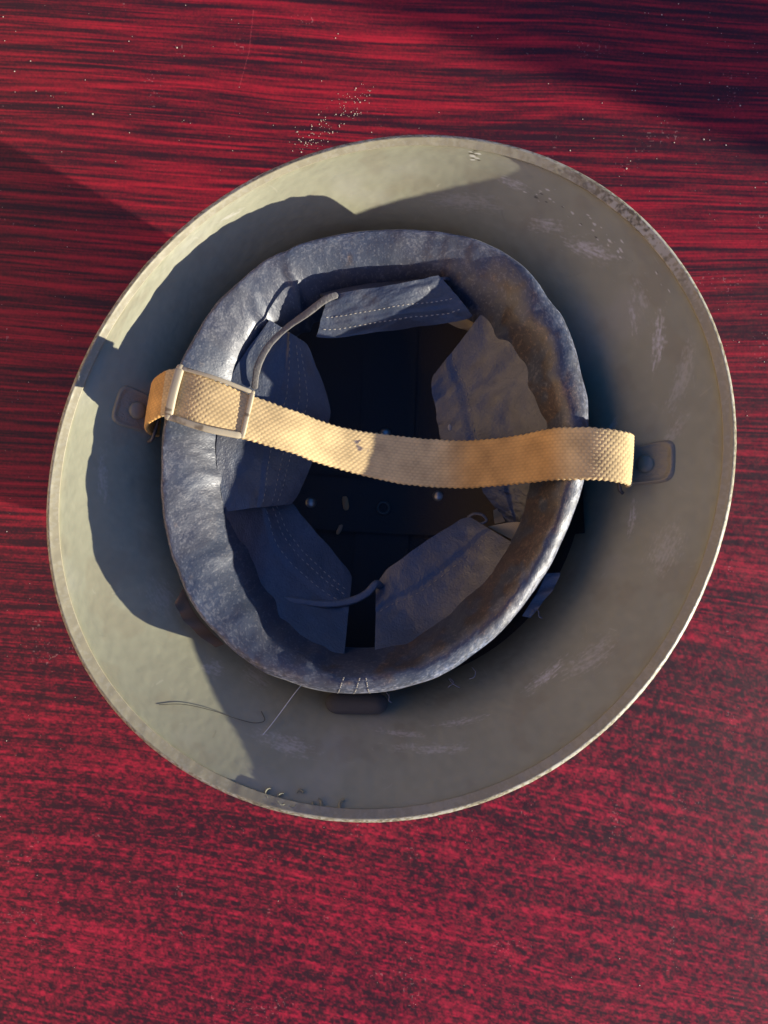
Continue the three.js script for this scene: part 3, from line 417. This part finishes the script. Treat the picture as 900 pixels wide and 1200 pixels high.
  const bm = dataTex(256, 256, (u, v, c) => { const n = fbm(u * 12, v * 12, 4, 12, 12, 195), w = sstep(0.64, 0.72, n); c[0] = lerp(0.38, 0.16, w); c[1] = lerp(0.32, 0.12, w); c[2] = lerp(0.205, 0.07, w); }, true, [12, 12]);
  const bk = part('buckle', mergeGeometries(segs.map((g) => { const q = g.index ? g.toNonIndexed() : g; return q; })), std({ map: bm, roughness: 0.58 }), strap); bk.userData.label = 'cream painted sliding buckle at the left of the strap';
}
function bracket(label, px, py, w, l, col) {
  const [th, s] = shellHit(px, py), f = shellFrame(th, s);
  // plate follows the steel: rounded square, raised lip
  const N = 28, rr = 0.35, plate = grid(N, N, (i, j) => { let a = (i / N - 0.5) * 2, b = (j / N - 0.5) * 2; const m = Math.max(Math.abs(a), Math.abs(b)) || 1, q = Math.pow(Math.pow(Math.abs(a / m), 5) + Math.pow(Math.abs(b / m), 5), 1 / 5); if (q > 0) { a /= q; b /= q; } const t = shellFrame(th + a * w / 2 / Math.hypot(f.p.x, f.p.z), s + b * l / 2 / 0.115), lip = sstep(0.80, 0.88, m) * (1 - sstep(0.93, 1, m)); return t.p.addScaledVector(t.n, (m > 0.99 ? -0.0002 : 0.0007) + 0.0006 * lip + 0.0001 * rr); }, (i, j) => [i / N * 0.02, j / N * 0.02]);
  const o = part('strap_bracket', plate, std({ c: col, roughness: 0.42, bumpMap: grainBump, bumpScale: 0.0003 }), helmet); o.userData.label = label;
  const rv = dome(0.0040, 0.0018); rv.applyMatrix4(new THREE.Matrix4().makeBasis(f.a, f.n, f.a.clone().cross(f.n)).setPosition(f.p.clone().addScaledVector(f.n, 0.0013))); part('rivet', rv, std({ c: col, roughness: 0.45 }), o);
  // wire loop that carries the strap end
  const t = shellFrame(th, s - 0.055), a = t.p.clone().addScaledVector(t.n, 0.004), k = 0.0125;
  const loop = new THREE.CatmullRomCurve3([a.clone().addScaledVector(t.a, -k), a.clone().addScaledVector(t.a, -k * 0.9).addScaledVector(t.n, 0.003), a.clone().addScaledVector(t.a, k * 0.9).addScaledVector(t.n, 0.003), a.clone().addScaledVector(t.a, k)]);
  part('wire_loop', new THREE.TubeGeometry(loop, 24, 0.0009, 8), darkSteelM, o);
}
bracket('olive riveted bracket plate at the left of the strap', 160, 481, 0.0185, 0.017, [0.21, 0.18, 0.115]);
bracket('riveted bracket plate at the right of the strap', 757, 544, 0.0185, 0.017, [0.20, 0.17, 0.11]);
// worn stamped characters on the near rim
{
  const st = [], arcOf = (px, py, r, a0, a1) => { const pts = []; for (let k = 0; k <= 10; k++) { const a = lerp(a0, a1, k / 10) * D2R, [th, s] = shellHit(px + r * Math.cos(a), py + r * Math.sin(a) * 1.15), f = shellFrame(th, s); pts.push(f.p.addScaledVector(f.n, 0.0011)); } return new THREE.TubeGeometry(new THREE.CatmullRomCurve3(pts), 16, 0.00042, 6); };
  st.push(arcOf(316, 930, 5, 100, 290), arcOf(331, 937, 6, 60, 290), arcOf(343, 940, 5, 40, 120), arcOf(372, 942, 5, -80, 200), arcOf(404, 944, 6, 90, 270), arcOf(352, 930, 3.5, 180, 360));
  part('stamped_mark', mergeGeometries(st), paint, helmet).userData.label = 'worn stamped characters on the near rim';
}

// ------------------------------------------------------------------ loose bits
function strand(name, label, category, pts, r, col) { const c = new THREE.CatmullRomCurve3(pts.map(([x, y, lift]) => { const [th, s] = shellHit(x, y), f = shellFrame(th, s); return helmet.localToWorld(f.p.addScaledVector(f.n, lift)); })); return tag(part(name, new THREE.TubeGeometry(c, 60, r, 6), std({ c: col, roughness: 0.5 }), scene), label, category); }
strand('hair', 'long thin dark hair lying on the sunlit near left brim', 'hair', [[186, 826, 0.0005], [215, 826, 0.0010], [250, 834, 0.0014], [280, 844, 0.0012], [300, 848, 0.0010], [310, 845, 0.0008], [306, 834, 0.0005]], 0.00014, [0.05, 0.045, 0.03]);
strand('fibre', 'pale curved fibre from the near liner edge to the brim', 'fibre', [[356, 811, 0.010], [345, 820, 0.008], [333, 833, 0.005], [320, 848, 0.002], [308, 862, 0.0010]], 0.00020, [0.55, 0.54, 0.50]);
{
  const R = rng(91), flake = (name, label, px, py, rad, col) => { const g = new THREE.IcosahedronGeometry(rad, 1); const p = g.attributes.position; for (let i = 0; i < p.count; i++) { const k = 0.75 + 0.5 * fbm(p.getX(i) / rad * 2 + px, p.getZ(i) / rad * 2 + py, 2); p.setXYZ(i, p.getX(i) * k * 0.55, p.getY(i) * 0.3, p.getZ(i) * k * 1.3); } g.computeVertexNormals(); g.rotateY(-0.5 + R()); const [th, s] = shellHit(px, py), f = shellFrame(th, s), w = helmet.localToWorld(f.p.addScaledVector(f.n, 0.0055)); g.translate(w.x, w.y, w.z); tag(part(name, g, std({ c: col, roughness: 0.8 }), scene), label, 'flake'); };
  flake('flake', 'orange brown flake in the dark crown left of the bolt', 404, 591, 0.0036, [0.45, 0.24, 0.10]);
  flake('flake', 'small pale flake in the dark crown nearest the near left flap', 396, 623, 0.0026, [0.36, 0.24, 0.14]);
  // grit on the table
  const gr = [], g0 = new THREE.IcosahedronGeometry(1, 0);
  const put = (px, py, r) => { const g = g0.clone(), p = onTable(px, py, r * 0.4); g.scale(r * (0.7 + R() * 0.8), r * 0.5, r * (0.7 + R() * 0.8)); g.rotateY(R() * 6); g.translate(p.x, p.y, p.z); gr.push(g); };
  for (let i = 0; i < 90; i++) put(R() * 900, R() * 200, 0.00016 + 0.0004 * R() * R());
  for (let i = 0; i < 130; i++) { const t = R(); put(lerp(350, 430, t) + (R() - 0.5) * 34, lerp(175, 105, t) + (R() - 0.5) * 30, 0.00014 + 0.0002 * R()); }
  for (let i = 0; i < 70; i++) put(700 + R() * 200, R() * 500, 0.00014 + 0.0003 * R() * R());
  for (let i = 0; i < 60; i++) put(R() * 900, 940 + R() * 260, 0.00012 + 0.0002 * R() * R());
  for (let i = 0; i < 60; i++) put(R() * 90, 200 + R() * 700, 0.00012 + 0.00022 * R() * R());
  const o = tag(part('grit', mergeGeometries(gr), std({ c: [0.48, 0.40, 0.30], roughness: 0.8 }), scene), 'scattered pale specks of grit on the red wood table', 'grit'); o.userData.kind = 'stuff';
}
{ helmet.updateMatrixWorld(true); const b = new THREE.Box3().setFromObject(helmet, true); console.log('helmet min y', b.min.y.toFixed(5), 'max', b.max.y.toFixed(4)); }
renderer.render(scene, camera);
